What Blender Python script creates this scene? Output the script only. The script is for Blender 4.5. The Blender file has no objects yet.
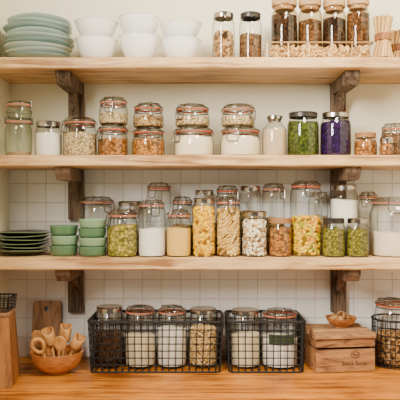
import bpy, bmesh, math, random
from mathutils import Vector, Matrix, noise
random.seed(7)
F=615.0; CAMY=-2.03; CAMZ=1.45
def PX(px,y): return (px-200)/F*(y-CAMY)
def PZ(py,y): return CAMZ+(200-py)/F*(y-CAMY)
S1=1.922; S2=1.5985; S3=1.2586; CT=0.862
LW=-0.714; RW=0.98; WB=0.28
col=bpy.context.scene.collection

# ---------------- materials ----------------
MATS={}
def base_mat(name):
    m=bpy.data.materials.new(name); m.use_nodes=True
    nt=m.node_tree; b=nt.nodes['Principled BSDF']
    return m,nt,b
def ramp(nt,cols,fac,const=False):
    r=nt.nodes.new('ShaderNodeValToRGB')
    if const: r.color_ramp.interpolation='CONSTANT'
    n=len(cols)
    els=r.color_ramp.elements
    while len(els)<n: els.new(0.5)
    for i,c in enumerate(cols):
        els[i].position=i/(n if const else max(1,n-1)); els[i].color=(c[0],c[1],c[2],1)
    nt.links.new(fac,r.inputs[0]); return r
def plain(name,c,rough=0.5,metal=0.0,var=0.06,coat=0.0,bump=0.0,scale=30):
    if name in MATS: return MATS[name]
    m,nt,b=base_mat(name)
    tc=nt.nodes.new('ShaderNodeTexCoord'); no=nt.nodes.new('ShaderNodeTexNoise'); no.inputs['Scale'].default_value=scale
    nt.links.new(tc.outputs['Object'],no.inputs['Vector'])
    r=ramp(nt,[[x*(1-var) for x in c],[min(1,x*(1+var)) for x in c]],no.outputs['Fac'])
    nt.links.new(r.outputs[0],b.inputs['Base Color'])
    b.inputs['Roughness'].default_value=rough; b.inputs['Metallic'].default_value=metal
    b.inputs['Coat Weight'].default_value=coat
    if rough>=0.85: b.inputs['Specular IOR Level'].default_value=0.15
    if bump:
        bp=nt.nodes.new('ShaderNodeBump'); bp.inputs['Strength'].default_value=bump; bp.inputs['Distance'].default_value=0.002
        nt.links.new(no.outputs['Fac'],bp.inputs['Height']); nt.links.new(bp.outputs[0],b.inputs['Normal'])
    MATS[name]=m; return m
def wood(name,c1,c2,axis='X',rough=0.5,planks=0.0,knots=True,sc=1.0):
    if name in MATS: return MATS[name]
    m,nt,b=base_mat(name)
    N=nt.nodes; L=nt.links
    g=N.new('ShaderNodeNewGeometry'); mp=N.new('ShaderNodeMapping')
    s={'X':(1.6,22,22),'Y':(22,1.6,22),'Z':(22,22,1.6)}[axis]
    mp.inputs['Scale'].default_value=[v*sc for v in s]
    L.new(g.outputs['Position'],mp.inputs['Vector'])
    n1=N.new('ShaderNodeTexNoise'); n1.inputs['Scale'].default_value=1.5; n1.inputs['Detail'].default_value=8; n1.inputs['Roughness'].default_value=0.68; n1.inputs['Distortion'].default_value=1.2
    L.new(mp.outputs[0],n1.inputs['Vector'])
    n2=N.new('ShaderNodeTexNoise'); n2.inputs['Scale'].default_value=5; n2.inputs['Detail'].default_value=3
    L.new(g.outputs['Position'],n2.inputs['Vector'])
    ad=N.new('ShaderNodeMath'); ad.operation='MULTIPLY_ADD'; ad.inputs[1].default_value=0.45
    L.new(n2.outputs['Fac'],ad.inputs[0]); L.new(n1.outputs['Fac'],ad.inputs[2])
    mr=N.new('ShaderNodeMapRange'); mr.inputs['From Min'].default_value=0.58; mr.inputs['From Max'].default_value=0.86
    L.new(ad.outputs[0],mr.inputs['Value'])
    mid=[(a*0.65+d*0.35) for a,d in zip(c1,c2)]
    r=ramp(nt,[c1,mid,c2],mr.outputs[0]); out=r.outputs[0]
    if knots:
        v=N.new('ShaderNodeTexVoronoi'); v.inputs['Scale'].default_value=5.0
        mp2=N.new('ShaderNodeMapping'); mp2.inputs['Scale'].default_value={'X':(0.6,1.6,1.6),'Y':(1.6,0.6,1.6),'Z':(1.6,1.6,0.6)}[axis]
        L.new(g.outputs['Position'],mp2.inputs['Vector']); L.new(mp2.outputs[0],v.inputs['Vector'])
        k=N.new('ShaderNodeMapRange'); k.inputs['From Min'].default_value=0.04; k.inputs['From Max'].default_value=0.16
        k.inputs['To Min'].default_value=0.9; k.inputs['To Max'].default_value=0
        L.new(v.outputs['Distance'],k.inputs['Value'])
        mx=N.new('ShaderNodeMix'); mx.data_type='RGBA'; L.new(k.outputs[0],mx.inputs[0]); L.new(out,mx.inputs[6])
        mx.inputs[7].default_value=(c2[0]*0.4,c2[1]*0.3,c2[2]*0.3,1); out=mx.outputs[2]
    if planks:
        sx=N.new('ShaderNodeSeparateXYZ'); L.new(g.outputs['Position'],sx.inputs[0])
        mo=N.new('ShaderNodeMath'); mo.operation='PINGPONG'; mo.inputs[1].default_value=planks/2; L.new(sx.outputs['Y'],mo.inputs[0])
        lt=N.new('ShaderNodeMath'); lt.operation='LESS_THAN'; lt.inputs[1].default_value=0.0014; L.new(mo.outputs[0],lt.inputs[0])
        mx=N.new('ShaderNodeMix'); mx.data_type='RGBA'; L.new(lt.outputs[0],mx.inputs[0]); L.new(out,mx.inputs[6])
        mx.inputs[7].default_value=(c2[0]*0.3,c2[1]*0.25,c2[2]*0.2,1); out=mx.outputs[2]
    L.new(out,b.inputs['Base Color']); b.inputs['Roughness'].default_value=rough
    b.inputs['Specular IOR Level'].default_value=0.3
    bp=N.new('ShaderNodeBump'); bp.inputs['Strength'].default_value=0.35; bp.inputs['Distance'].default_value=0.002
    L.new(n1.outputs['Fac'],bp.inputs['Height']); L.new(bp.outputs[0],b.inputs['Normal'])
    MATS[name]=m; return m
def grains(name,cols,scale=140,bump=0.7,rough=0.8):
    if name in MATS: return MATS[name]
    m,nt,b=base_mat(name); N=nt.nodes; L=nt.links
    tc=N.new('ShaderNodeTexCoord'); v=N.new('ShaderNodeTexVoronoi'); v.inputs['Scale'].default_value=scale
    L.new(tc.outputs['Object'],v.inputs['Vector'])
    s=N.new('ShaderNodeSeparateColor'); L.new(v.outputs['Color'],s.inputs[0])
    r=ramp(nt,cols,s.outputs[0])
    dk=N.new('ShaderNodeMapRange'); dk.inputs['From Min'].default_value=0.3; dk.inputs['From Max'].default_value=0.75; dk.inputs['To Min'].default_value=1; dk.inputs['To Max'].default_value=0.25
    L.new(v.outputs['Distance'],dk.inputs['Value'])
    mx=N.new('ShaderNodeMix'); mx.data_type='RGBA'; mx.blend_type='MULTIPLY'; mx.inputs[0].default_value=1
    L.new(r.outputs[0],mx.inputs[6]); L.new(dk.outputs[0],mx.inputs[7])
    L.new(mx.outputs[2],b.inputs['Base Color']); b.inputs['Roughness'].default_value=rough
    b.inputs['Specular IOR Level'].default_value=0.15
    bp=N.new('ShaderNodeBump'); bp.invert=True; bp.inputs['Strength'].default_value=bump; bp.inputs['Distance'].default_value=0.003
    L.new(v.outputs['Distance'],bp.inputs['Height']); L.new(bp.outputs[0],b.inputs['Normal'])
    MATS[name]=m; return m
def islands(name,cols,rough=0.7):
    if name in MATS: return MATS[name]
    m,nt,b=base_mat(name)
    g=nt.nodes.new('ShaderNodeNewGeometry')
    r=ramp(nt,cols,g.outputs['Random Per Island'],const=True)
    nt.links.new(r.outputs[0],b.inputs['Base Color']); b.inputs['Roughness'].default_value=rough
    b.inputs['Specular IOR Level'].default_value=0.12
    MATS[name]=m; return m
def glass(name,tint=(0.975,0.98,0.97),edge=(0.08,0.082,0.065),base=0.045,graze=0.30):
    if name in MATS: return MATS[name]
    m=bpy.data.materials.new(name); m.use_nodes=True; nt=m.node_tree; N=nt.nodes; L=nt.links; N.clear()
    o=N.new('ShaderNodeOutputMaterial'); mx=N.new('ShaderNodeMixShader'); t=N.new('ShaderNodeBsdfTransparent'); g=N.new('ShaderNodeBsdfGlossy')
    g.inputs['Roughness'].default_value=0.03; g.inputs['Color'].default_value=(1,1,1,1)
    lw=N.new('ShaderNodeLayerWeight'); lw.inputs[0].default_value=0.5
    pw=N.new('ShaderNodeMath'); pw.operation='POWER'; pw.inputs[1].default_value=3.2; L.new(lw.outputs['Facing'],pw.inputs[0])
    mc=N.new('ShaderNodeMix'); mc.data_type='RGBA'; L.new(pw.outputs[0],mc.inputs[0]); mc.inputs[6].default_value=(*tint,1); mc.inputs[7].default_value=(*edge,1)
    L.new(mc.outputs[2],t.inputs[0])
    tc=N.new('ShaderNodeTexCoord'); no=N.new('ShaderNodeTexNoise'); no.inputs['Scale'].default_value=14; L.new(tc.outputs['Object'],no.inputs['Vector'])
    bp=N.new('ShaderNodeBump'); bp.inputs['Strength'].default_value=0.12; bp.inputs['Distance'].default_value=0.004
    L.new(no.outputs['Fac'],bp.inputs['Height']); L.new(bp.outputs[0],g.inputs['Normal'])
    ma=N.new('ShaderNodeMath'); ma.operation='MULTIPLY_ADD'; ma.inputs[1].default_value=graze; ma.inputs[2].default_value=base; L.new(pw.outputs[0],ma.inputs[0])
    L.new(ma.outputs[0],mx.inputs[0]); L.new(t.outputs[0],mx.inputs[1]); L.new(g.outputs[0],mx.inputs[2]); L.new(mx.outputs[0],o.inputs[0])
    MATS[name]=m; return m

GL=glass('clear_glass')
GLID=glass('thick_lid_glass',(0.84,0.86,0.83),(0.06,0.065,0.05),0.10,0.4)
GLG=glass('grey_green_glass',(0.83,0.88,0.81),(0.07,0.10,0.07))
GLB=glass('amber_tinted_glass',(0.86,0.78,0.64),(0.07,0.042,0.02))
METAL=plain('tin_metal',(0.46,0.42,0.37),0.22,1.0)
DMETAL=plain('dark_metal_lid',(0.05,0.042,0.036),0.35,0.6)
WIRE=plain('steel_wire',(0.20,0.17,0.14),0.3,1.0)
BLACKW=plain('black_wire',(0.003,0.0027,0.0023),0.7,0.0)
GOLDW=plain('brass_wire',(0.42,0.26,0.11),0.35,0.9)
RUB=plain('orange_rubber',(0.60,0.09,0.02),0.6)
RUBP=plain('pale_pink_rubber',(0.68,0.20,0.10),0.6)
WHITE=plain('white_glaze',(0.87,0.87,0.84),0.10,coat=0.8,var=0.02)
TEAL=plain('pale_teal_glaze',(0.28,0.42,0.40),0.16,coat=0.6)
TEAL2=plain('pale_celadon_glaze',(0.53,0.66,0.62),0.16,coat=0.6)
DGREEN=plain('dark_green_glaze',(0.012,0.026,0.016),0.2,coat=0.5)
DGREEN2=plain('olive_rim_glaze',(0.20,0.27,0.15),0.2,coat=0.5)
MINT=plain('mint_green_glaze',(0.09,0.20,0.10),0.2,coat=0.5)
MINT2=plain('light_mint_glaze',(0.23,0.37,0.22),0.2,coat=0.5)
CORK=plain('cork',(0.30,0.15,0.06),0.85,var=0.3,bump=0.5,scale=120)
LIDWD=wood('jar_lid_wood',(0.58,0.36,0.17),(0.30,0.15,0.06),'X',0.6,knots=False,sc=2)
SHELFW=wood('shelf_wood',(0.76,0.49,0.225),(0.28,0.125,0.04),'X',0.45)
COUNTW=wood('counter_pine',(0.70,0.25,0.026),(0.17,0.040,0.004),'X',0.34,planks=0.11)
BRK=wood('bracket_weathered_wood',(0.21,0.14,0.09),(0.04,0.024,0.015),'Z',0.8,knots=False,sc=1.8)
BOXW=wood('box_wood',(0.36,0.165,0.06),(0.08,0.028,0.009),'X',0.75,knots=False,sc=2)
BOXD=wood('dark_box_wood',(0.38,0.16,0.045),(0.11,0.035,0.009),'Z',0.6,knots=False)
BOARDW=wood('board_wood',(0.42,0.24,0.12),(0.18,0.08,0.035),'Z',0.6,knots=False,sc=1.5)
BOWLW=wood('bowl_wood',(0.56,0.23,0.06),(0.24,0.07,0.018),'X',0.3,knots=False,sc=2)
SPOONW=wood('utensil_wood',(0.66,0.34,0.11),(0.32,0.12,0.03),'Z',0.5,knots=False,sc=3)
LIDW=wood('crate_lid_wood',(0.46,0.25,0.11),(0.15,0.06,0.022),'X',0.75,knots=False,sc=2)
INK=plain('dark_ink',(0.030,0.014,0.008),0.8)
GPAPER=plain('green_label',(0.035,0.055,0.022),0.8)

C={}
C['flour']=plain('flour',(0.80,0.67,0.46),0.9,var=0.06,bump=0.4,scale=60)
C['white']=plain('sugar_white',(0.84,0.80,0.71),0.9,var=0.04,bump=0.3,scale=80)
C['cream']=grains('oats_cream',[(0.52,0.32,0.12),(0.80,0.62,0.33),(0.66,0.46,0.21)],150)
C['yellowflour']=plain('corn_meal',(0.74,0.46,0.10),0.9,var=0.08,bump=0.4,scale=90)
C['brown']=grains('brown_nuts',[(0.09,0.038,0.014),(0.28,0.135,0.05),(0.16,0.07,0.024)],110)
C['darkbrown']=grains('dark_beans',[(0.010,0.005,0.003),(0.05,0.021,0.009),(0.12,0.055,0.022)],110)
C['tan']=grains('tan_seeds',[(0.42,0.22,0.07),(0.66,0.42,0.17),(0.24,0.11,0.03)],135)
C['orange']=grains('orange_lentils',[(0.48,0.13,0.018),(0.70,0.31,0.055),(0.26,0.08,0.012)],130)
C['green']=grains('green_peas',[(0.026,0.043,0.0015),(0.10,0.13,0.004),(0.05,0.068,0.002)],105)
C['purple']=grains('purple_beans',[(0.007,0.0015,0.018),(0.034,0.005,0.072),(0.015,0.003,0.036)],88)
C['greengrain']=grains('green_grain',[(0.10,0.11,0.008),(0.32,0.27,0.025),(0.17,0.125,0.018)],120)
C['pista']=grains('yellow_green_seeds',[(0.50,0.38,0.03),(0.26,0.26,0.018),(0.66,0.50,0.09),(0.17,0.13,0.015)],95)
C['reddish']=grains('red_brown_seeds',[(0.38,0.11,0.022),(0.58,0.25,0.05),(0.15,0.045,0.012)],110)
C['pink']=plain('pink_salt',(0.52,0.37,0.23),0.9,var=0.1,bump=0.4,scale=120)
CP={}
CP['pasta_yellow']=islands('yellow_pasta',[(0.80,0.42,0.0),(0.92,0.60,0.015),(0.86,0.50,0.0),(0.62,0.30,0.0)])
CP['penne']=islands('pale_penne',[(0.66,0.40,0.09),(0.82,0.58,0.21),(0.44,0.22,0.04)])
CP['tricolour']=islands('mixed_pasta',[(0.86,0.50,0.0),(0.80,0.40,0.0),(0.24,0.30,0.01),(0.92,0.62,0.02),(0.66,0.20,0.006),(0.50,0.44,0.01)])
CP['macaroni']=islands('macaroni_beige',[(0.70,0.47,0.19),(0.48,0.27,0.09),(0.80,0.60,0.30)])
CP['beans_white']=islands('white_beans',[(0.84,0.72,0.48),(0.56,0.34,0.14),(0.9,0.82,0.64),(0.26,0.12,0.04)])
CP['nuts']=islands('brown_nut_pieces',[(0.13,0.055,0.018),(0.32,0.155,0.05),(0.48,0.27,0.10)])
CP['chips']=islands('tan_chips',[(0.52,0.30,0.11),(0.32,0.16,0.05),(0.70,0.47,0.20)])

# ---------------- geometry helpers ----------------
def obj_from_bm(name,bm,mat,parent=None,loc=(0,0,0),smooth=40,kind=None,label=None):
    bmesh.ops.recalc_face_normals(bm,faces=bm.faces)
    me=bpy.data.meshes.new(name); bm.to_mesh(me); bm.free()
    mats=mat if isinstance(mat,(list,tuple)) else [mat]
    for x in mats: me.materials.append(x)
    if smooth:
        me.shade_smooth(); me.set_sharp_from_angle(angle=math.radians(smooth))
    o=bpy.data.objects.new(name,me); col.objects.link(o); o.location=loc
    if parent is not None: o.parent=parent
    if kind: o['kind']=kind
    if label: o['label']=label
    return o
def empty(name,loc,label,cat,group=None):
    e=bpy.data.objects.new(name,None); e.empty_display_size=0.02; col.objects.link(e); e.location=loc
    e['label']=label; e['category']=cat
    if group: e['group']=group
    return e
def tag(o,label,cat,group=None):
    o['label']=label; o['category']=cat
    if group: o['group']=group
def lathe(bm,prof,n=40,c=(0,0,0),wob=None,zw=None):
    rings=[]
    for r,z in prof:
        if r<1e-6: rings.append([bm.verts.new((c[0],c[1],c[2]+z))])
        else:
            ring=[]
            for i in range(n):
                a=2*math.pi*i/n; rr=r*(1+(wob(a,z) if wob else 0))
                ring.append(bm.verts.new((c[0]+rr*math.cos(a),c[1]+rr*math.sin(a),c[2]+z+(zw(a,r) if zw else 0))))
            rings.append(ring)
    for A,B in zip(rings,rings[1:]):
        if len(A)==1 and len(B)==1: continue
        for i in range(n):
            j=(i+1)%n
            if len(A)==1: bm.faces.new((A[0],B[i],B[j]))
            elif len(B)==1: bm.faces.new((A[i],A[j],B[0]))
            else: bm.faces.new((A[i],A[j],B[j],B[i]))
def merge(bm,t,M=None):
    if M is not None: bmesh.ops.transform(t,matrix=M,verts=t.verts)
    me=bpy.data.meshes.new('tmp'); t.to_mesh(me); t.free(); bm.from_mesh(me); bpy.data.meshes.remove(me)
def box(bm,x0,x1,y0,y1,z0,z1,bev=0.0,mat=0):
    t=bmesh.new()
    bmesh.ops.create_cube(t,size=1)
    for v in t.verts: v.co=Vector(((x0+x1)/2+v.co.x*(x1-x0),(y0+y1)/2+v.co.y*(y1-y0),(z0+z1)/2+v.co.z*(z1-z0)))
    if bev: bmesh.ops.bevel(t,geom=t.edges[:],offset=bev,segments=2,affect='EDGES',profile=0.6)
    for f in t.faces: f.material_index=mat
    merge(bm,t)
def tube(bm,pts,r,n=6,closed=False,rad=None):
    pts=[Vector(p) for p in pts]; m=len(pts); rings=[]
    up=None
    for i,p in enumerate(pts):
        if closed: d=(pts[(i+1)%m]-pts[i-1])
        else: d=pts[min(i+1,m-1)]-pts[max(i-1,0)]
        d.normalize()
        if up is None:
            up=Vector((0,0,1)) if abs(d.z)<0.9 else Vector((1,0,0))
        u=(up-d*up.dot(d)); 
        if u.length<1e-5: u=d.orthogonal()
        u.normalize(); w=d.cross(u); up=u
        rr=rad[i] if rad else r
        rings.append([bm.verts.new(p+(u*math.cos(2*math.pi*k/n)+w*math.sin(2*math.pi*k/n))*rr) for k in range(n)])
    prs=list(zip(rings,rings[1:]))
    if closed: prs.append((rings[-1],rings[0]))
    for A,B in prs:
        for k in range(n):
            bm.faces.new((A[k],A[(k+1)%n],B[(k+1)%n],B[k]))
    if not closed:
        bm.faces.new(rings[0]); bm.faces.new(rings[-1])
def circle(R,z,n=32,c=(0,0)): return [(c[0]+R*math.cos(2*math.pi*i/n),c[1]+R*math.sin(2*math.pi*i/n),z) for i in range(n)]
def extrude_poly(bm,pts,x0,x1):
    A=[bm.verts.new((x0,p[0],p[1])) for p in pts]; B=[bm.verts.new((x1,p[0],p[1])) for p in pts]
    n=len(pts)
    for i in range(n): bm.faces.new((A[i],A[(i+1)%n],B[(i+1)%n],B[i]))
    bm.faces.new(A); bm.faces.new(B)

# ---------------- room ----------------
def structure(name,x0,x1,y0,y1,z0,z1,mat):
    bm=bmesh.new(); box(bm,x0,x1,y0,y1,z0,z1); o=obj_from_bm(name,bm,mat,smooth=0); o['kind']='structure'; return o
PAINT=plain('cream_paint',(0.80,0.755,0.58),0.7,var=0.03,scale=3)
FLOORM=wood('floor_boards',(0.40,0.24,0.12),(0.25,0.13,0.06),'X',0.5,planks=0.15)
def tilemat():
    m,nt,b=base_mat('white_wall_tiles'); N=nt.nodes; L=nt.links
    g=N.new('ShaderNodeNewGeometry'); s=N.new('ShaderNodeSeparateXYZ'); L.new(g.outputs['Position'],s.inputs[0])
    cb=N.new('ShaderNodeCombineXYZ'); L.new(s.outputs['X'],cb.inputs[0]); L.new(s.outputs['Z'],cb.inputs[1])
    br=N.new('ShaderNodeTexBrick'); br.offset=0; br.squash=1
    br.inputs['Scale'].default_value=1; br.inputs['Brick Width'].default_value=0.072; br.inputs['Row Height'].default_value=0.072
    br.inputs['Mortar Size'].default_value=0.0019; br.inputs['Mortar Smooth'].default_value=0.6
    br.inputs['Color1'].default_value=(0.89,0.885,0.865,1); br.inputs['Color2'].default_value=(0.82,0.81,0.79,1); br.inputs['Mortar'].default_value=(0.66,0.635,0.58,1)
    L.new(cb.outputs[0],br.inputs['Vector']); L.new(br.outputs['Color'],b.inputs['Base Color'])
    b.inputs['Roughness'].default_value=0.08
    no=N.new('ShaderNodeTexNoise'); no.inputs['Scale'].default_value=11; L.new(g.outputs['Position'],no.inputs['Vector'])
    sb=N.new('ShaderNodeMath'); sb.operation='MULTIPLY_ADD'; sb.inputs[1].default_value=-1.8; L.new(no.outputs['Fac'],sb.inputs[0]); L.new(br.outputs['Fac'],sb.inputs[2])
    bp=N.new('ShaderNodeBump'); bp.invert=True; bp.inputs['Strength'].default_value=0.7; bp.inputs['Distance'].default_value=0.003
    L.new(sb.outputs[0],bp.inputs['Height']); L.new(bp.outputs[0],b.inputs['Normal'])
    return m
structure('wall_back',LW-0.1,RW+0.1,WB,WB+0.1,0,2.7,PAINT)
structure('wall_left',LW-0.1,LW,-1.2,WB,0,2.7,PAINT)
structure('wall_right',RW,RW+0.1,-1.2,WB,0,2.7,PAINT)
structure('floor',LW-0.1,RW+0.1,-3.2,WB+0.1,-0.05,0,FLOORM)
structure('wall_backsplash',LW,RW,WB-0.006,WB,CT,1.562,tilemat())

# shelves (front edges slightly uneven, as worn boards)
for zt,th,lab in ((S1,0.036,'top thick pale wooden shelf holding dishes and tall jars'),(S2,0.036,'thick pale wooden shelf holding stacked clip jars'),(S3,0.040,'thick pale wooden shelf holding pasta jars and green bowls')):
    bm=bmesh.new(); n=80
    prof=[(0.003,0),(WB,0),(WB,-th),(0.004,-th),(0,-th+0.004),(0,-0.003)]
    rows=[]
    for i in range(n+1):
        x=LW+(RW-LW)*i/n; row=[]
        for k,(yy,zz) in enumerate(prof):
            dz=0.0015*noise.noise((x*8,zt*5,k)) if k in(3,4) else 0
            dy=0.0022*noise.noise((x*10,zt*3,k+4)) if k in(4,5) else 0
            row.append(bm.verts.new((x,yy+dy,zt+zz+dz)))
        rows.append(row)
    for A,B in zip(rows,rows[1:]):
        for k in range(6): bm.faces.new((A[k],A[(k+1)%6],B[(k+1)%6],B[k]))
    bm.faces.new(rows[0]); bm.faces.new(rows[-1])
    o=obj_from_bm('wall_shelf',bm,SHELFW,smooth=30); tag(o,lab,'shelf','wooden wall shelves')
# brackets
for bx in (-0.462,0.515):
    for zb in (S1-0.036,S2-0.036,S3-0.040):
        yb=WB-(0.006 if zb<1.6 else 0)
        e=empty('shelf_bracket',(bx,yb,zb-0.001),'rough dark grey-brown timber bracket bracing the shelf to the wall','bracket','wooden shelf brackets')
        w=0.028
        bm=bmesh.new(); box(bm,-w,w,-0.026,0,-0.185,0,bev=0.003); obj_from_bm('upright',bm,BRK,e)
        bm=bmesh.new()
        extrude_poly(bm,[(-0.026,0),(-0.243,0),(-0.243,-0.018),(-0.215,-0.044),(-0.026,-0.044)],-w*0.9,w*0.9)
        bmesh.ops.bevel(bm,geom=bm.edges[:],offset=0.002,segments=1,affect='EDGES')
        obj_from_bm('arm',bm,BRK,e,smooth=20)
        bm=bmesh.new()
        extrude_poly(bm,[(-0.026,-0.120),(-0.026,-0.090),(-0.060,-0.044),(-0.085,-0.044)],-w*0.5,w*0.5)
        obj_from_bm('diagonal_strut',bm,BRK,e,smooth=20)

# counter + cabinet
bm=bmesh.new(); box(bm,LW,RW,-0.36,WB,CT-0.04,CT,bev=0.003)
o=obj_from_bm('countertop',bm,COUNTW,smooth=30); tag(o,'orange pine plank countertop below the shelves','countertop')
cabp=plain('cabinet_paint',(0.6,0.57,0.48),0.5)
for i in range(2):
    w=(RW-LW)/2; x0=LW+i*w
    e=empty('base_cabinet',(x0+w/2,-0.04,0),'cream painted base cabinet under the pine countertop','cabinet','base cabinets')
    bm=bmesh.new(); box(bm,-w/2+0.001,w/2-0.001,-0.26,WB+0.04-0.001,0,CT-0.04); obj_from_bm('body',bm,cabp,e,smooth=0)
    for k in (-1,1):
        bm=bmesh.new(); xc=k*w/4; box(bm,xc-w/4+0.01,xc+w/4-0.01,-0.28,-0.26,0.09,CT-0.06,bev=0.003); d=obj_from_bm('door',bm,cabp,e)
        bm=bmesh.new(); lathe(bm,[(0,0),(0.006,0),(0.006,0.012),(0.015,0.02),(0.012,0.028),(0,0.03)],16)
        bmesh.ops.rotate(bm,matrix=Matrix.Rotation(math.radians(90),3,'X'),verts=bm.verts)
        obj_from_bm('knob',bm,METAL,d,loc=(xc-k*(w/4-0.05),-0.28,0.7))

# ---------------- jars ----------------
def body_radius_fn(style,R,H):
    if style=='clip':
        bt=H-0.022; nk=R*0.83; sh=min(0.26*R+0.004,0.22*H)
        pts=[(R*0.88,0),(R*0.96,0.003),(R,0.010),(R,bt-sh-0.012),(R*0.985,bt-sh-0.004),(R*0.93,bt-sh*0.55),(nk*1.03,bt-sh*0.2),(nk,bt-0.006),(nk*1.06,bt-0.003),(nk*1.06,bt)]
    elif style=='weck':
        bt=H-0.014; nk=R*0.90
        pts=[(R*0.80,0),(R*0.90,0.004),(R*0.96,0.014),(R,H*0.45),(R*0.985,bt-0.022),(R*0.93,bt-0.014),(nk,bt-0.008),(nk*1.03,bt)]
    elif style=='screw':
        bt=H-0.006; nk=R*0.84; sh=min(0.25*R+0.003,0.2*H)
        pts=[(R*0.88,0),(R*0.96,0.003),(R,0.010),(R,bt-sh-0.022),(R*0.98,bt-sh-0.016),(nk*1.04,bt-0.018),(nk,bt-0.014),(nk,bt)]
    elif style=='cork':
        bt=H-0.034; nk=R*0.80
        pts=[(R*0.9,0),(R*0.97,0.003),(R,0.012),(R,bt-0.034),(R*0.97,bt-0.024),(nk*1.05,bt-0.012),(nk,bt-0.008),(nk*1.06,bt)]
    elif style=='bottle':
        bt=H-0.012; nk=R*0.52
        pts=[(R*0.85,0),(R*0.96,0.004),(R,0.012),(R,H*0.58),(R*0.93,H*0.70),(nk*1.15,H*0.80),(nk,H*0.84),(nk,bt-0.004),(nk*1.15,bt)]
    return pts,bt,nk
def rad_at(pts,z):
    for (r0,z0),(r1,z1) in zip(pts,pts[1:]):
        if z0<=z<=z1: return r0+(r1-r0)*((z-z0)/max(1e-6,z1-z0))
    return pts[-1][0]
PL={'penne':(0.032,0.0042,0),'pasta_yellow':(0.018,0.0055,0.3),'tricolour':(0.019,0.0053,0.3),'macaroni':(0.015,0.0038,0.3),'chips':(0.022,0.004,0.2)}
def piece(kind):
    t=bmesh.new()
    if kind in PL:
        L,r,cv=PL[kind]
        tube(t,[(-L/2,0,-cv*L*0.5),(0,0,cv*L*0.3),(L/2,0,-cv*L*0.5)],r,6)
    else:
        bmesh.ops.create_icosphere(t,subdivisions=1,radius=0.0062); bmesh.ops.scale(t,vec=(1.35,0.9,0.8),verts=t.verts)
    return t
COREC={'pasta_yellow':(0.26,0.11,0.0),'penne':(0.16,0.08,0.016),'tricolour':(0.20,0.10,0.0),'macaroni':(0.2,0.11,0.04),'beans_white':(0.14,0.08,0.04),'nuts':(0.04,0.018,0.007),'chips':(0.12,0.05,0.02)}
def contents(e,pts,R,top,cont,rnd):
    zs=[0.004]+[0.004+(top-0.004)*i/8 for i in range(1,9)]
    inset=0.0022
    ph=rnd.random()*6
    if cont in C:
        bm=bmesh.new()
        prof=[(0,0.004)]+[(max(0.004,rad_at(pts,z)-inset),z) for z in zs]
        prof+=[(prof[-1][0]*0.7,top+0.002),(prof[-1][0]*0.35,top+0.004),(0,top+0.005)]
        lathe(bm,prof,32)
        tilt=(rnd.random()-0.5)*0.16
        for v in bm.verts:
            if v.co.z>top-0.004: v.co.z+=v.co.x*tilt+0.0014*math.sin(v.co.x*90+ph)*(1)
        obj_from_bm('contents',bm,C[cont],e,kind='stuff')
    else:
        bm=bmesh.new()
        prof=[(0,0.004)]+[(max(0.004,rad_at(pts,z)-0.010),z) for z in zs]+[(0,top-0.004)]
        lathe(bm,prof,16)
        for f in bm.faces: f.material_index=1
        sz=PL[cont][0]*PL[cont][1]*2 if cont in PL else 0.00013
        n=int(2*math.pi*R*top/sz*1.55); base=piece(cont); me=bpy.data.meshes.new('p'); base.to_mesh(me); base.free()
        def put(M):
            k=len(bm.verts); bm.from_mesh(me); bm.verts.ensure_lookup_table()
            vs=bm.verts[k:]; bmesh.ops.transform(bm,matrix=M,verts=vs)
        for i in range(n):
            z=0.009+rnd.random()*(top-0.012); a=rnd.random()*2*math.pi; rr=rad_at(pts,z)-0.0076-rnd.random()*0.003
            th=rnd.gauss(math.pi/4,0.35) if cont=='penne' else rnd.random()*math.pi
            t1=Vector((-math.sin(a),math.cos(a),0)); d=(t1*math.cos(th)+Vector((0,0,1))*math.sin(th))
            nrm=Vector((math.cos(a),math.sin(a),0)); w=nrm.cross(d)
            M=Matrix((d,w,nrm)).transposed().to_4x4(); M.translation=Vector((rr*math.cos(a),rr*math.sin(a),z)); 
            if cont=='penne': M.translation.z=min(max(z,0.018),top)
            put(M)
        for i in range(int(n*0.22)):
            a=rnd.random()*2*math.pi; rr=math.sqrt(rnd.random())*(rad_at(pts,top)-0.013); 
            M=Matrix.Rotation(rnd.random()*6.28,4,'Z')@Matrix.Rotation(rnd.gauss(0,0.3),4,'Y'); M.translation=Vector((rr*math.cos(a),rr*math.sin(a),top+rnd.random()*0.004)); put(M)
        bpy.data.meshes.remove(me)
        obj_from_bm('contents',bm,[CP[cont],plain('core_'+cont,COREC[cont],0.9)],e,kind='stuff')
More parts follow.
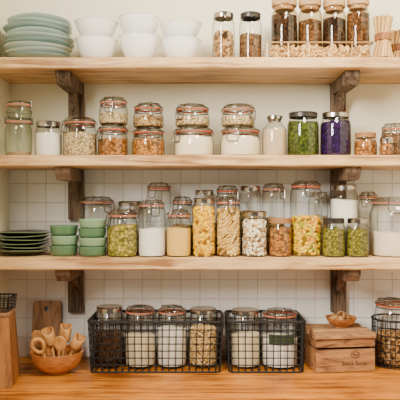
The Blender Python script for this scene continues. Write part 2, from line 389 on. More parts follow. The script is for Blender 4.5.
def jar(x,y,zb,R,H,style,cont=None,fill=0.8,gl=None,seal=None,lidmat=None,label='glass storage jar',group=None,rot=None,paper=None):
    rnd=random.Random(int((x*1000)+(zb*777)+(y*3333)))
    gl=gl or GL
    e=empty({'cork':'corked_jar','bottle':'glass_bottle'}.get(style,'storage_jar'),(x,y,zb),label,'bottle' if style=='bottle' else 'jar',group)
    pts,bt,nk=body_radius_fn(style,R,H)
    bm=bmesh.new(); lathe(bm,[(0,0.001)]+pts,40)
    bmesh.ops.remove_doubles(bm,verts=bm.verts,dist=1e-6)
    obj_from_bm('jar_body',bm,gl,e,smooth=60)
    lid=bmesh.new()
    if style=='clip':
        r=nk*1.08; g=bmesh.new(); lathe(g,[(r*0.9,bt),(r*1.02,bt),(r*1.06,bt+0.002),(r*1.02,bt+0.0040),(r*0.9,bt+0.0040)],40); obj_from_bm('rubber_seal',g,seal or RUB,e)
        z=bt+0.0042; lathe(lid,[(r*1.02,z),(r*1.04,z+0.003),(r*1.02,z+0.007),(r*0.93,z+0.010),(r*0.82,z+0.0125),(r*0.79,z+0.0170),(r*0.72,z+0.0178),(0,z+0.0160)],40); obj_from_bm('jar_lid',lid,lidmat or GLID,e,smooth=60)
        w=bmesh.new(); tube(w,circle(nk*1.09,bt-0.006,36),0.0017,6,True); tube(w,circle(r*1.07,z+0.004,36),0.0015,6,True)
        q=0.30*R; yf=-r*1.06
        for s in(-1,1):
            tube(w,[(s*q,-nk*1.1,bt-0.006),(s*q,yf-0.004,bt+0.004),(s*q*0.95,yf*0.8,z+0.016),(s*q*0.9,0,z+0.0190),(s*q*0.95,-yf*0.8,z+0.016),(s*q,-yf+0.004,bt+0.002),(s*q,nk*1.1,bt-0.006)],0.0017,6)
        yd=-R-0.003
        tube(w,[(-q,yf-0.003,bt+0.002),(-q*1.02,yd,bt-0.018),(-q*0.75,yd,bt-0.032),(q*0.75,yd,bt-0.032),(q*1.02,yd,bt-0.018),(q,yf-0.003,bt+0.002)],0.0021,6)
        a=rot if rot is not None else rnd.uniform(-1.0,1.0)
        bmesh.ops.rotate(w,matrix=Matrix.Rotation(a,3,'Z'),verts=w.verts)
        obj_from_bm('wire_clasp',w,WIRE,e)
    elif style=='weck':
        r=nk*1.05; g=bmesh.new(); lathe(g,[(r*0.9,bt),(r*1.02,bt),(r*1.03,bt+0.003),(r*0.9,bt+0.003)],40); obj_from_bm('rubber_seal',g,seal or RUBP,e)
        z=bt+0.003; lathe(lid,[(r,z),(r*1.01,z+0.006),(r*0.94,z+0.010),(r*0.85,z+0.0105),(0,z+0.0085)],40); obj_from_bm('jar_lid',lid,gl,e,smooth=60)
        for k in range(2):
            w=bmesh.new()
            a=rnd.uniform(-0.6,0.6)+k*math.pi
            c,s=math.cos(a),math.sin(a)
            P=[(c*rr_,s*rr_,zz) for rr_,zz in ((r*0.8,z+0.0125),(r*1.03,z+0.012),(r*1.07,z),(r*1.03,bt-0.006))]
            tube(w,P,0.004,6)
            obj_from_bm('clamp',w,WIRE,e)
    elif style=='screw':
        z0=bt-0.012; r=nk*1.07; lathe(lid,[(r*0.96,z0),(r,z0+0.001),(r,z0+0.014),(r*1.02,z0+0.0155),(r*0.96,z0+0.018),(r*0.88,z0+0.0175),(0,z0+0.0175)],48,wob=lambda a,z:0.008*math.sin(a*24) if z<z0+0.014 else 0)
        obj_from_bm('jar_lid',lid,lidmat or METAL,e,smooth=30)
    elif style=='cork':
        r=nk; lathe(lid,[(0,bt-0.012),(r*0.92,bt-0.012),(r*0.97,bt+0.001),(r*1.18,bt+0.002),(r*1.21,bt+0.006),(r*1.20,bt+0.030),(r*1.12,bt+0.034),(0,bt+0.034)],36)
        obj_from_bm('cork_stopper',lid,lidmat or CORK,e)
    elif style=='bottle':
        r=nk; lathe(lid,[(0,bt-0.01),(r*0.9,bt-0.01),(r*1.1,bt),(r*1.25,bt+0.001),(r*1.25,bt+0.010),(r*1.1,bt+0.012),(0,bt+0.012)],30)
        obj_from_bm('bottle_cap',lid,lidmat or METAL,e)
    if cont: contents(e,pts,R,min(fill*H,bt-0.012),cont,rnd)
    if paper:
        pm,wf,z0,z1=paper
        p=bmesh.new(); n=14; A=[];B=[]
        for i in range(n+1):
            a=-math.pi/2+(i/n-0.5)*wf; rr=R+0.0008
            A.append(p.verts.new((rr*math.cos(a),rr*math.sin(a),z0*H))); B.append(p.verts.new((rr*math.cos(a),rr*math.sin(a),z1*H)))
        for i in range(n): p.faces.new((A[i],A[i+1],B[i+1],B[i]))
        obj_from_bm('paper_label',p,pm,e)
    return zb+H
def J(l,r,top,y,zb,style,cont=None,fill=0.8,**k):
    d=y-CAMY; R=(r-l)/2/F*d*0.985; x=PX((l+r)/2,y); H=PZ(top,y)-zb
    jar(x,y,zb,R,H,style,cont,fill,**k); return zb+H

g='jars on the top shelf'
J(212,235,14,0.10,S1,'screw','nuts',0.60,label='clear screw-top jar half full of brown nuts',group=g)
J(239,262,14,0.10,S1,'screw','brown',0.56,lidmat=DMETAL,label='clear screw-top jar of brown kernels beside another jar',group=g)
J(271,297.5,-2,0.125,S1,'cork','darkbrown',0.72,gl=GLB,lidmat=LIDWD,label='tall wood-lidded jar filled with dark brown beans in a brass tray',group=g)
J(298,322,-2,0.125,S1,'cork','brown',0.64,gl=GLB,lidmat=LIDWD,label='tall wood-lidded jar filled with brown nuts in a brass tray',group=g)
J(322.5,346,-1,0.125,S1,'cork','darkbrown',0.68,gl=GLB,lidmat=LIDWD,label='tall wood-lidded jar of dark nuts in a brass tray',group=g)
J(346.5,369.5,-3,0.125,S1,'cork','brown',0.74,gl=GLB,lidmat=LIDWD,label='tall wood-lidded jar of brown beans at the tray end',group=g)
# brass wire tray
x0=PX(267,0.055); x1=PX(373,0.055)
bm=bmesh.new()
for z in (0.004,0.062): tube(bm,[(x0,0.052,z),(x1,0.052,z),(x1,0.182,z),(x0,0.182,z)],0.0030,6,True)
n=5
for i in range(n+1):
    xx=x0+(x1-x0)*i/n
    for yy in(0.052,0.182): tube(bm,[(xx,yy,0.002),(xx,yy,0.062)],0.0014,5)
o=obj_from_bm('wire_tray',bm,GOLDW,loc=(0,0,S1)); tag(o,'low brass wire tray holding tall wood-lidded jars','tray')
bm=bmesh.new(); rnd=random.Random(21); pm=piece('chips'); pme=bpy.data.meshes.new('p'); pm.to_mesh(pme); pm.free()
for i in range(330):
    k=len(bm.verts); bm.from_mesh(pme); bm.verts.ensure_lookup_table()
    M=Matrix.Rotation(rnd.random()*6.28,4,'Y')@Matrix.Rotation(rnd.gauss(0,0.3),4,'Z')
    M.translation=Vector((rnd.uniform(x0+0.014,x1-0.014),rnd.uniform(0.058,0.070),rnd.uniform(0.012,0.048)))
    bmesh.ops.transform(bm,matrix=M,verts=bm.verts[k:])
o=obj_from_bm('wood_shavings',bm,CP['chips'],loc=(0,0,S1)); o['kind']='stuff'; tag(o,'tan curled shavings packed along the jar bases in tray','shavings')
def bundle(xc,y,zb,H,R,lab):
    e=empty('straw_bundle',(xc,y,zb),lab,'dried bundle','tied straw bundles')
    bm=bmesh.new(); rnd=random.Random(int(xc*999))
    for i in range(230):
        rr=math.sqrt(rnd.random())*R; a=rnd.random()*6.28; tw=0.7
        P=[]
        for t in (0,0.25,0.5,0.75,1):
            k=0.62+0.38*abs(2*t-1)**1.3
            P.append((rr*k*math.cos(a+tw*t),rr*k*math.sin(a+tw*t),0.003+t*(H-0.006)*(0.95+0.05*rnd.random())))
        tube(bm,P,0.0028,5)
    obj_from_bm('straws',bm,CP['chips'],e,kind='stuff')
    bm=bmesh.new(); P=[]
    for i in range(145):
        a=2*math.pi*i/24; P.append((R*0.76*math.cos(a),R*0.76*math.sin(a),H*0.5-0.010+0.022*i/144))
    tube(bm,P,0.0028,6)
    obj_from_bm('twine',bm,BOXD,e)
bundle(PX(383,0.035),0.037,S1,0.145,0.033,'flared tan straw bundle tied with twine')
bundle(PX(398,0.15),0.15,S1,0.128,0.036,'shorter tan straw bundle tied with twine')

g='clip jars on the middle shelf'; y=0.09
t=J(5,32,119,y,S2,'weck','pink',0.12,gl=GLG,label='nearly empty grey-green glass jar supporting another jar',group=g)
J(7,32,102,y,t,'weck',None,gl=GLG,label='small grey-green glass jar stacked on a larger one',group=g)
J(35,62,122,y,S2,'screw','white',0.66,label='jar of white sugar with a tin lid',group=g)
J(63,97,118,y,S2,'clip','cream',0.6,seal=RUBP,label='wide clip jar of pale oats',group=g)
t=J(98,128,125,y,S2,'clip','reddish',0.55,label='squat clip jar of red-brown beans under another jar',group=g)
J(99,128,98,y,t,'clip','cream',0.40,seal=RUBP,label='squat clip jar of oats stacked on a bean jar',group=g)
t=J(132,165,128,y,S2,'clip','orange',0.6,label='squat clip jar of orange lentils under another jar',group=g)
J(133,164,104,y,t,'clip','tan',0.45,label='squat clip jar of tan seeds stacked on lentils',group=g)
t=J(174,214,127,y,S2,'clip','flour',0.66,label='wide clip jar full of flour under another jar',group=g)
J(175,210,105,y,t,'clip','cream',0.4,label='wide clip jar of oats stacked on flour',group=g)
t=J(220,261,127,y,S2,'clip','flour',0.66,label='wide clip jar of white flour beside its twin',group=g)
J(221,255,105,y,t,'clip','cream',0.42,seal=RUBP,label='wide clip jar of oats stacked on white flour',group=g)
J(262,287,116,y,S2,'bottle','pink',0.66,label='stout bottle of pink salt with small cap',group=g)
J(287,319,113,y,S2,'screw','green',0.78,lidmat=DMETAL,label='tall screw jar of dark green peas',group=g)
J(320,351,113,y,S2,'screw','purple',0.80,label='tall screw jar of dark purple beans',group=g)
J(354,377,133,y,S2,'screw','reddish',0.7,lidmat=CORK,label='small jar of red-brown spice with cork-coloured lid',group=g)
J(381,406,124,0.12,S2,'clip','brown',0.7,label='clip jar of brown nuts near the shelf end',group=g)
J(379,394,138,0.035,S2,'screw','reddish',0.7,label='tiny jar of reddish spice in front of a clip jar',group=g)

g='jars on the lower shelf'; y=0.07
J(107,138,210,y,S3,'clip','pista',0.66,seal=RUBP,label='clip jar of yellow-green split seeds',group=g)
J(138,166,200,y,S3,'clip','white',0.48,rot=0.3,seal=RUBP,label='tall clear clip jar half full of white rice flour',group=g)
J(166,191.5,210,y,S3,'clip','yellowflour',0.60,seal=RUBP,label='clip jar of yellow corn meal',group=g)
J(192,216,198,y,S3,'screw','pasta_yellow',0.82,label='tall screw jar packed with yellow pasta shells',group=g)
J(216,241,197,y,S3,'clip','penne',0.76,rot=0.2,seal=RUBP,label='tall clip jar packed with pale penne',group=g)
J(241,268,211,y,S3,'screw','beans_white',0.78,label='screw jar of white and tan beans',group=g)
J(268.5,292,218,y,S3,'screw','reddish',0.74,lidmat=CORK,label='small jar of red-brown seeds with brown lid',group=g)
J(290,322,181,0.095,S3,'clip','tricolour',0.50,rot=0.1,label='tallest clip jar half full of coloured pasta',group=g)
J(322,345.5,218,0.055,S3,'screw','greengrain',0.72,lidmat=DMETAL,label='small screw jar of green grain',group=g)
J(346,369,218,0.055,S3,'screw','greengrain',0.7,label='small screw jar of green lentils',group=g)
J(370,424,197,0.095,S3,'clip','flour',0.38,rot=-0.3,seal=RUBP,label='large wide clip jar part full of pale flour',group=g)
y=0.19
J(80,115,197,y,S3,'clip',None,seal=RUBP,rot=0.8,label='wide empty clip jar behind the green bowls',group=g)
J(117,144,201,y,S3,'screw','tan',0.4,label='short tin-lidded jar behind seeds',group=g)
J(146,171.5,183,y,S3,'clip','white',0.35,label='tall clip jar behind the front row',group=g)
J(172,193,197,y,S3,'clip','tan',0.5,label='slim clip jar behind corn meal',group=g)
J(193.5,215,190,y,S3,'screw','tan',0.6,label='screw jar hidden behind yellow pasta',group=g)
J(216,238.5,186,y,S3,'clip','cream',0.6,label='tall clip jar behind the penne jar',group=g)
J(239,261.5,186,y,S3,'screw','cream',0.62,label='tall screw jar behind the bean jar',group=g)
J(262,285,184,y,S3,'clip','tan',0.5,seal=RUBP,label='tall clip jar behind the seed jar',group=g)
J(308,328,192,0.215,S3,'screw','cream',0.6,label='slim screw jar behind the tallest jar',group=g)
J(330,358,185,0.15,S3,'screw','white',0.78,label='tall jar of white sugar behind small jars',group=g)
J(358.5,378,192,0.2,S3,'clip',None,label='empty clip jar behind the large flour jar',group=g)

# ---------------- dishes ----------------
def plate(x,y,z,R,h,mat,name,lab,cat,grp,wb=0,th=0.004,rim=None):
    bm=bmesh.new(); ph=random.random()*6
    lathe(bm,[(0,0.002),(R*0.5,0.002),(R*0.52,0),(R*0.56,0),(R*0.58,0.003),(R*0.72,h*0.35),(R*0.9,h*0.72),(R*0.985,h-0.003),(R,h-0.001),(R*0.985,h),(R*0.9,h*0.72+th),(R*0.7,h*0.35+th),(R*0.55,0.003+th),(0,0.003+th)],44,
      wob=(lambda a,zz:wb*math.sin(3*a+ph)) if wb else None, zw=(lambda a,r:wb*0.2*math.sin(2*a+ph) if r>R*0.7 else 0) if wb else None)
    if rim:
        for f in bm.faces:
            if min(math.hypot(v.co.x,v.co.y) for v in f.verts)>R*0.95: f.material_index=1
    o=obj_from_bm(name,bm,[mat,rim] if rim else mat,loc=(x,y,z),smooth=50); tag(o,lab,cat,grp); o.rotation_euler[2]=random.random()*6; return o
def bowl(x,y,z,R,h,mat,lab,grp,foot=0.45,name='bowl',sweep=66,th=0.004):
    A=math.radians(sweep); fr=R*foot
    f=lambda t:(fr+(R-fr)*math.sin(A*t)/math.sin(A), 0.007+(h-0.008)*(1-math.cos(A*t))/(1-math.cos(A)))
    bm=bmesh.new(); P=[(0,0.004),(fr*0.85,0.004),(fr*0.88,0),(fr*0.98,0),(fr,0.006)]
    for i in range(1,13): P.append(f(i/12))
    P.append((R+0.002,h-0.0008)); P.append((R+0.001,h+0.0008)); P.append((R-th,h-0.001))
    for i in range(11,0,-1): r_,z_=f(i/12); P.append((r_-th*0.9,z_+th*0.5))
    P.append((0,0.007+th))
    lathe(bm,P,48); o=obj_from_bm(name,bm,mat,loc=(x,y,z),smooth=60); tag(o,lab,'bowl',grp); return o
random.seed(3)
xc=PX(39,0.145)
z=S1
for i in range(9):
    R=(0.121 if i in(2,3,4,6) else 0.113)+random.uniform(-0.004,0.001)
    plate(xc+random.uniform(-0.004,0.004),0.148,z,R,0.030,(TEAL,TEAL2,TEAL2)[i%3],'plate','pale blue-grey ceramic plate in a tall uneven stack','plate','pale plates on the top shelf',wb=0.012)
    z+=0.0165 if i%2 else 0.0155
for (l,r,top,off) in ((75,118,23,0.066),(118,160,19,0.070),(160,202,25,0.062)):
    y=0.11; R=(r-l)/2/F*(y-CAMY)*0.985; xx=PX((l+r)/2,y)
    H=PZ(top,y)-S1; h=H-off
    bowl(xx,y,S1,R*0.95,h+0.006,WHITE,'rounded white ceramic bowl under another bowl','white bowls on the top shelf',0.40,sweep=66)
    bowl(xx,y,S1+off,R,h,WHITE,'rounded white ceramic bowl nested on another','white bowls on the top shelf',0.26,sweep=60)
xc=PX(23,0.12)
for i in range(6):
    plate(xc+random.uniform(-0.006,0.005),0.12,S3+0.0125*i,0.093+random.uniform(-0.004,0.002),0.020,DGREEN,'plate','dark green glazed plate with pale rim in a stack','plate','dark green plates on the lower shelf',wb=0.008,rim=DGREEN2)
def cup(x,y,z,R,h,mat,lab,grp):
    bm=bmesh.new(); lathe(bm,[(0,0.003),(R*0.7,0.003),(R*0.74,0),(R*0.82,0.001),(R*0.95,h*0.3),(R*0.99,h*0.8),(R*1.03,h*0.92),(R*1.02,h),(R*0.95,h),(R*0.9,h*0.3),(R*0.7,0.008),(0,0.008)],36)
    o=obj_from_bm('bowl',bm,mat,loc=(x,y,z),smooth=50); tag(o,lab,'bowl',grp)
for i in range(3): cup(PX(64,0.09)+0.003*(i%2),0.09,S3+0.034*i,0.0475,0.036,MINT if i!=1 else MINT2,'small mint green bowl in a stack of three','mint bowls on the lower shelf')
for i in range(4): cup(PX(92.5,0.075)+0.002*(i%2),0.075,S3+0.031*i,0.0475,0.033,MINT2 if i%2 else MINT,'small pale green bowl in a stack of four','mint bowls on the lower shelf')

# ---------------- counter items ----------------
def wire_basket(l,r,yf,yb,H,lab):
    x0=PX(l,yf)+0.005; x1=PX(r,yf)-0.005; cx=(x0+x1)/2; w=(x1-x0)/2; d=(yb-yf)/2; cy=(yf+yb)/2
    e=empty('wire_basket',(cx,cy,CT),lab,'basket','black wire baskets on the counter')
    tp=0.96
    def rr(z):
        k=tp+(1-tp)*(z/H); W=w*k; D=d*k; c=0.018; P=[]
        for sx,sy,a0 in((1,1,0),(-1,1,90),(-1,-1,180),(1,-1,270)):
            for a in(0,30,60,90):
                an=math.radians(a0+a); P.append((sx*(W-c)+c*math.cos(an),sy*(D-c)+c*math.sin(an),z))
        return P
    bm=bmesh.new(); tw=0.0020
    nz=7
    for i in range(nz): tube(bm,rr(0.003+(H-0.006)*i/nz),tw,5,True)
    nx=int(2*w/0.025)
    for i in range(nx+1):
        u=-1+2*i/nx; u*=0.93
        for s in(-1,1): tube(bm,[(u*w*tp,s*d*tp,0.002),(u*w,s*d,H)],tw,5)
        tube(bm,[(u*w*tp,-d*tp,0.003),(u*w*tp,d*tp,0.003)],tw,5)
    ny=int(2*d/0.025)
    for i in range(ny+1):
        u=(-1+2*i/ny)*0.88
        for s in(-1,1): tube(bm,[(s*w*tp,u*d*tp,0.002),(s*w,u*d,H)],tw,5)
    obj_from_bm('wire_mesh',bm,BLACKW,e)
    bm=bmesh.new(); tube(bm,rr(H),0.0048,8,True); obj_from_bm('rim',bm,BLACKW,e)
    bm=bmesh.new(); tube(bm,rr(0.003),0.003,8,True); obj_from_bm('base_ring',bm,BLACKW,e)
    for s in(-1,1):
        bm=bmesh.new(); hx=s*(w+0.001); tube(bm,[(hx,-0.045,H-0.002),(hx+s*0.002,-0.04,H-0.028),(hx+s*0.002,0.04,H-0.028),(hx,0.045,H-0.002)],0.0026,7); obj_from_bm('handle',bm,BLACKW,e)
wire_basket(86,224.5,0.055,0.264,0.174,'long black wire basket holding four glass jars')
wire_basket(226.5,307,0.055,0.264,0.174,'short black wire basket holding two large jars')
R=0.076; xr=PX(372,0.175)+R+0.002; Hh=0.165
e=empty('wire_holder',(xr,0.175,CT),'tall round dark wire holder with a large jar inside','holder')
bm=bmesh.new()
for i in range(6): tube(bm,circle(R,0.002+i*Hh/6,36),0.0016,5,True)
for i in range(28):
    a=2*math.pi*i/28; tube(bm,[(0,0,0.002),(R*math.cos(a),R*math.sin(a),0.002),(R*math.cos(a),R*math.sin(a),Hh)],0.0015,5)
obj_from_bm('wire_mesh',bm,BLACKW,e)
bm=bmesh.new(); tube(bm,circle(R,Hh,40),0.0035,8,True); obj_from_bm('rim',bm,BLACKW,e)
zi=CT+0.0056; g='jars in the wire baskets'
jar(xr,0.175,zi,R-0.008,PZ(299,0.175)-zi,'clip','nuts',0.45,rot=0.5,label='large clip jar part full of brown nuts in wire holder',group=g)
J(95,124,306,0.15,zi,'screw','darkbrown',0.55,label='screw jar of dark coffee beans inside wire basket',group=g)
J(125,156,306,0.15,zi,'clip','flour',0.5,seal=RUBP,label='clip jar of pale flour inside wire basket',group=g)
J(157,187,306,0.15,zi,'clip','white',0.62,seal=RUBP,label='clip jar of white sugar inside wire basket',group=g)
J(188,218,308,0.15,zi,'screw','macaroni',0.64,label='screw jar of beige pasta inside wire basket',group=g)
J(230,260.5,309,0.15,zi,'screw','flour',0.55,label='screw jar of flour inside short wire basket',group=g)
J(261.5,298,309,0.15,zi,'clip','white',0.5,seal=RUBP,label='wide clip jar with dark green label inside wire basket',paper=(GPAPER,1.5,0.42,0.60),group=g)

# wooden bowl with utensils
yb=0.075; bx=PX(57,yb)
bowl(bx,yb,CT,0.089,0.072,BOWLW,'turned honey-brown wooden bowl holding wooden utensils',None,0.5,'wooden_bowl',sweep=75,th=0.006)
def utensil(loc,rot,L,lab,kind,nm):
    bm=bmesh.new()
    if kind=='scoop':
        tube(bm,[(0,0,0),(0,0,L*0.3),(0,0,L*0.54)],0.006,8,rad=[0.0075,0.0055,0.007])
        t=bmesh.new(); lathe(t,[(0,L*0.52),(0.014,L*0.53),(0.019,L*0.58),(0.021,L*0.8),(0.0205,L),(0.017,L),(0.017,L*0.8),(0.015,L*0.6),(0,L*0.57)],20)
        for v in t.verts:
            if v.co.z>L*0.9 and v.co.y<0: v.co.z-=0.022*(-v.co.y/0.02)
        merge(bm,t)
    elif kind=='spoon':
        tube(bm,[(0,0,0),(0,0,L*0.4),(0,0,L*0.68)],0.005,8,rad=[0.0065,0.0055,0.006])
        t=bmesh.new(); bmesh.ops.create_uvsphere(t,u_segments=16,v_segments=10,radius=1)
        for v in t.verts:
            v.co=Vector((v.co.x*0.022,v.co.y*0.008+(0.008*(1-v.co.x**2-v.co.z**2) if v.co.y<0 else 0),v.co.z*0.028+L*0.80))
        merge(bm,t)
    else:
        rw,rh=0.018,0.026
        tube(bm,[(rw*math.sin(2*math.pi*i/24)*(1-0.15*math.cos(2*math.pi*i/24)),0,L-rh-rh*math.cos(2*math.pi*i/24)) for i in range(24)],0.0068,8,True)
        tube(bm,[(0,0,0),(0,0,L*0.3),(0,0,L-2*rh+0.002)],0.006,8,rad=[0.0075,0.006,0.007])
    o=obj_from_bm(nm,bm,SPOONW,loc=loc,smooth=50); o.rotation_euler=rot
    tag(o,lab,'utensil','wooden utensils in the bowl')
zc=CT+0.024; R_=math.radians
utensil((bx-0.016,yb-0.030,zc),(R_(14),R_(-26),0.25),0.116,'looped pale wooden utensil leaning in bowl','loop','wooden_loop')
utensil((bx-0.004,yb-0.002,zc),(R_(2),R_(-13),0.3),0.130,'stout wooden scoop standing tall in bowl','scoop','wooden_scoop')
utensil((bx+0.014,yb+0.020,zc),(R_(-6),R_(6),0.3),0.134,'stout wooden scoop standing upright in bowl','scoop','wooden_scoop')
utensil((bx+0.010,yb-0.032,zc),(R_(14),R_(10),-0.1),0.112,'broad wooden spoon propped on bowl rim','spoon','wooden_spoon')
utensil((bx+0.030,yb-0.004,zc+0.004),(R_(2),R_(28),0.3),0.108,'stout wooden scoop tilted over bowl rim','scoop','wooden_scoop')
utensil((bx-0.030,yb+0.022,zc+0.004),(R_(-4),R_(-28),0),0.116,'broad wooden spoon tilted toward the box','spoon','wooden_spoon')
# cutting board
bm=bmesh.new()
W=0.052;Hb=0.215; out=[(-W,0),(W,0),(W,Hb*0.95),(W*0.88,Hb),(-W*0.88,Hb),(-W,Hb*0.95)]
hole=[(0.010*math.cos(-2*math.pi*i/16),Hb*0.86+0.010*math.sin(-2*math.pi*i/16)) for i in range(16)]
for yy in(0,0.016):
    vo=[bm.verts.new((p[0],yy,p[1])) for p in out]; vh=[bm.verts.new((p[0],yy,p[1])) for p in hole]
    es=[bm.edges.new((v[i],v[(i+1)%len(v)])) for v in(vo,vh) for i in range(len(v))]
    bmesh.ops.triangle_fill(bm,edges=es,use_beauty=True)
    if yy==0: A=(vo,vh)
    else:
        for a,b in zip(A,(vo,vh)):
            for i in range(len(a)): 
                j=(i+1)%len(a); bm.faces.new((a[i],a[j],b[j],b[i]))
o=obj_from_bm('cutting_board',bm,BOARDW,loc=(PX(47,0.25),0.226,CT+0.001),smooth=30); o.rotation_euler[0]=math.radians(-6.5)
tag(o,'small worn wooden cutting board leaning on tiled wall','cutting board')
# left wooden box
e=empty('wooden_box',(-0.648,-0.03,CT),'tall wooden box with leaning front standing beside the wall','box')
e.rotation_euler[2]=math.radians(7)
def slab(name,co8,mat,par):
    bm=bmesh.new(); vs=[bm.verts.new(c) for c in co8]
    for f in((0,1,2,3),(7,6,5,4),(0,4,5,1),(1,5,6,2),(2,6,7,3),(3,7,4,0)): bm.faces.new([vs[i] for i in f])
    bmesh.ops.recalc_face_normals(bm,faces=bm.faces)
    bmesh.ops.bevel(bm,geom=bm.edges[:],offset=0.0015,segments=1,affect='EDGES'); return obj_from_bm(name,bm,mat,par,smooth=30)
w=0.050; d0=-0.085; d1=0.080; hf=0.215; hb=0.215; t=0.011; s=0.05; q2=0.018
slab('front_panel',[(-w,d0,0),(w,d0,0),(w-q2,d0+s,hf),(-w,d0+s,hf),(-w,d0+t,0),(w,d0+t,0),(w-q2,d0+t+s,hf),(-w,d0+t+s,hf)],BOXD,e)
slab('back_panel',[(-w,d1-t,0),(w,d1-t,0),(w-q2,d1-t,hb),(-w,d1-t,hb),(-w,d1,0),(w,d1,0),(w-q2,d1,hb),(-w,d1,hb)],BOXD,e)
slab('side_panel',[(-w,d0+t,0),(-w+t,d0+t,0),(-w+t,d1-t,0),(-w,d1-t,0),(-w,d0+t+s,hf),(-w+t,d0+t+s,hf),(-w+t,d1-t,hb),(-w,d1-t,hb)],BOXD,e)
slab('side_panel',[(w-t,d0+t,0),(w,d0+t,0),(w,d1-t,0),(w-t,d1-t,0),(w-t-q2,d0+t+s,hf),(w-q2,d0+t+s,hf),(w-q2,d1-t,hb),(w-t-q2,d1-t,hb)],BOXD,e)
slab('base_panel',[(-w+t,d0+t,0),(w-t,d0+t,0),(w-t,d1-t,0),(-w+t,d1-t,0),(-w+t,d0+t,0.01),(w-t,d0+t,0.01),(w-t,d1-t,0.01),(-w+t,d1-t,0.01)],BOXD,e)
slab('lid',[(-w-.002,d0+s-.004,hf),(w+.002-q2,d0+s-.004,hf),(w+.002-q2,d1+.002,hf),(-w-.002,d1+.002,hf),(-w-.002,d0+s-.004,hf+.010),(w+.002-q2,d0+s-.004,hf+.010),(w+.002-q2,d1+.002,hf+.010),(-w-.002,d1+.002,hf+.010)],BOARDW,e)
# low dark wire basket on the box
e=empty('small_wire_tray',(-0.658,-0.008,CT+0.2262),'small dark wire tray resting on top of the wooden box','tray')
bm=bmesh.new(); W=0.037; D=0.045; Ht=0.045
for k in range(7):
    xx=-W+2*W*k/6
    for yy in(-D,D): tube(bm,[(xx,yy,0.001),(xx*1.1,yy*1.05,Ht)],0.0014,5)
    tube(bm,[(xx,-D,0.0015),(xx,D,0.0015)],0.0014,5)
for k in range(7):
    yy=-D+2*D*k/6
    for xx in(-W,W): tube(bm,[(xx,yy,0.001),(xx*1.1,yy*1.05,Ht)],0.0014,5)
for k in range(4):
    f=1+0.1*k/4; zz=0.0015+Ht*k/4; tube(bm,[(-W*f,-D*f,zz),(W*f,-D*f,zz),(W*f,D*f,zz),(-W*f,D*f,zz)],0.0014,5,True)
obj_from_bm('wire_mesh',bm,BLACKW,e)
bm=bmesh.new(); tube(bm,[(-W*1.1,-D*1.05,Ht),(W*1.1,-D*1.05,Ht),(W*1.1,D*1.05,Ht),(-W*1.1,D*1.05,Ht)],0.0028,6,True); obj_from_bm('rim',bm,BLACKW,e)

# wooden crate with marks
yf=0.055; cx0=PX(311,yf); cx1=PX(372.5,yf); w=(cx1-cx0)/2; d=0.082; H=0.134
e=empty('wooden_crate',((cx0+cx1)/2+0.006,yf+d+0.010,CT),'rough dark slatted wooden crate with faint printed emblem and lettering','crate')
e.rotation_euler[2]=math.radians(7)
t=0.009
for nm,a in (('front_panel',(-w,w,-d,-d+t)),('back_panel',(-w,w,d-t,d))):
    bm=bmesh.new()
    box(bm,a[0],a[1],a[2],a[3],0.002,0.078,bev=0.0015); box(bm,a[0]+0.001,a[1],a[2]+0.001,a[3],0.086,H-0.020,bev=0.0015)
    obj_from_bm(nm,bm,BOXW,e)
for s in(-1,1):
    bm=bmesh.new(); xa=s*w-(t if s>0 else 0)
    box(bm,xa,xa+t,-d+t,d-t,0.002,0.078,bev=0.0015); box(bm,xa,xa+t,-d+t,d-t,0.086,H-0.020,bev=0.0015)
    obj_from_bm('side_panel',bm,BOXW,e)
bm=bmesh.new(); box(bm,-w+t,w-t,-d+t,d-t,0,0.008); obj_from_bm('base_panel',bm,BOXW,e)
bm=bmesh.new()
for k in range(4):
    y0=-d-0.007+k*(2*d+0.01)/4; dz=(0,0.005,-0.003,0.002)[k]; dx_=(0,0.007,-0.002,0.004)[k]; box(bm,-w-0.005+dx_,w+0.002-dx_*0.6,y0,y0+(2*d+0.01)/4-0.005,H-0.018,H+dz,bev=0.0025)
obj_from_bm('lid',bm,LIDW,e)
bm=bmesh.new()
yy=-d-0.0005
def poly_st(P,r=0.0011): tube(bm,[(p[0],yy,p[1]) for p in P],r,4)
ex=0.034; ez=0.060
poly_st([(ex+0.016*math.cos(a*math.pi/8),ez+0.010*math.sin(a*math.pi/8)) for a in range(17)],0.0012)
poly_st([(ex-0.010,ez-0.002),(ex-0.004,ez+0.004),(ex+0.003,ez-0.003),(ex+0.010,ez+0.003)],0.0020)
xx=-0.012
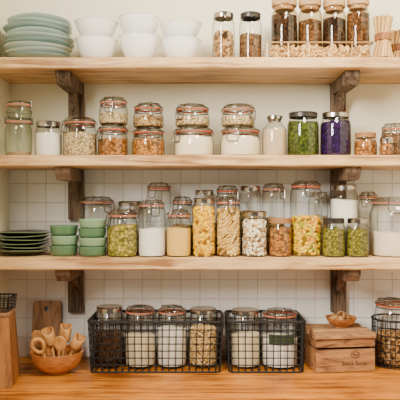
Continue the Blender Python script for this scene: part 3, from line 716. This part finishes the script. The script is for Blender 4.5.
for ch in range(10):
    if ch==5: xx+=0.005
    h=0.015 if ch in(0,5) else 0.009
    poly_st([(xx,0.024),(xx+0.002,0.024+h)],0.0012)
    if ch%3: poly_st([(xx+0.002,0.024+h),(xx+0.005,0.024+h*0.8),(xx+0.0045,0.024),(xx+0.007,0.026)],0.0010)
    else: poly_st([(xx,0.024),(xx+0.005,0.0255),(xx+0.006,0.024+h*0.6),(xx+0.002,0.024+h)],0.0010)
    xx+=0.0085
obj_from_bm('printed_lettering',bm,INK,e,smooth=0)
dx=PX(341,0.15)
bowl(dx,0.15,CT+H+0.0055,0.054,0.034,BOWLW,'wooden dish resting on the crate lid',None,0.5,'wooden_dish')
bm=bmesh.new(); rnd=random.Random(9)
for i in range(60):
    tt=bmesh.new(); bmesh.ops.create_icosphere(tt,subdivisions=1,radius=0.007); a=rnd.random()*6.28; r=math.sqrt(rnd.random())*0.036
    merge(bm,tt,Matrix.Translation((r*math.cos(a),r*math.sin(a),0.026+0.022*(1-r/0.036)+rnd.random()*0.004)))
o=obj_from_bm('nuts',bm,CP['nuts'],loc=(dx,0.15,CT+H+0.0055)); o['kind']='stuff'; tag(o,'heap of tan nuts in the wooden dish','nuts')

# ---------------- light, world, camera ----------------
def area(name,loc,target,size,en,colr):
    l=bpy.data.lights.new(name,'AREA'); l.shape='RECTANGLE'; l.size=size[0]; l.size_y=size[1]; l.energy=en; l.color=colr
    o=bpy.data.objects.new(name,l); col.objects.link(o); o.location=loc
    o.rotation_euler=(Vector(target)-Vector(loc)).to_track_quat('-Z','Y').to_euler()
area('window_light',(-0.95,-1.8,2.35),(0.1,0.2,1.5),(0.55,0.95),134,(1.0,0.945,0.84))
area('added_fill_light',(0.45,-1.0,2.75),(0.1,0.2,1.1),(0.45,0.45),44,(1.0,0.88,0.69))  # added warm fill from above, brightens the shelves; stands for no ceiling fixture
w=bpy.data.worlds.new('World'); bpy.context.scene.world=w; w.use_nodes=True
bg=w.node_tree.nodes['Background']; bg.inputs[0].default_value=(1.0,0.90,0.75,1); bg.inputs[1].default_value=0.20
cam=bpy.data.cameras.new('Camera'); cam.sensor_width=36; cam.lens=36*F/400; co=bpy.data.objects.new('Camera',cam); col.objects.link(co)
co.location=(0,CAMY,CAMZ); co.rotation_euler=(math.radians(90),0,0); cam.clip_start=0.05
bpy.context.scene.camera=co
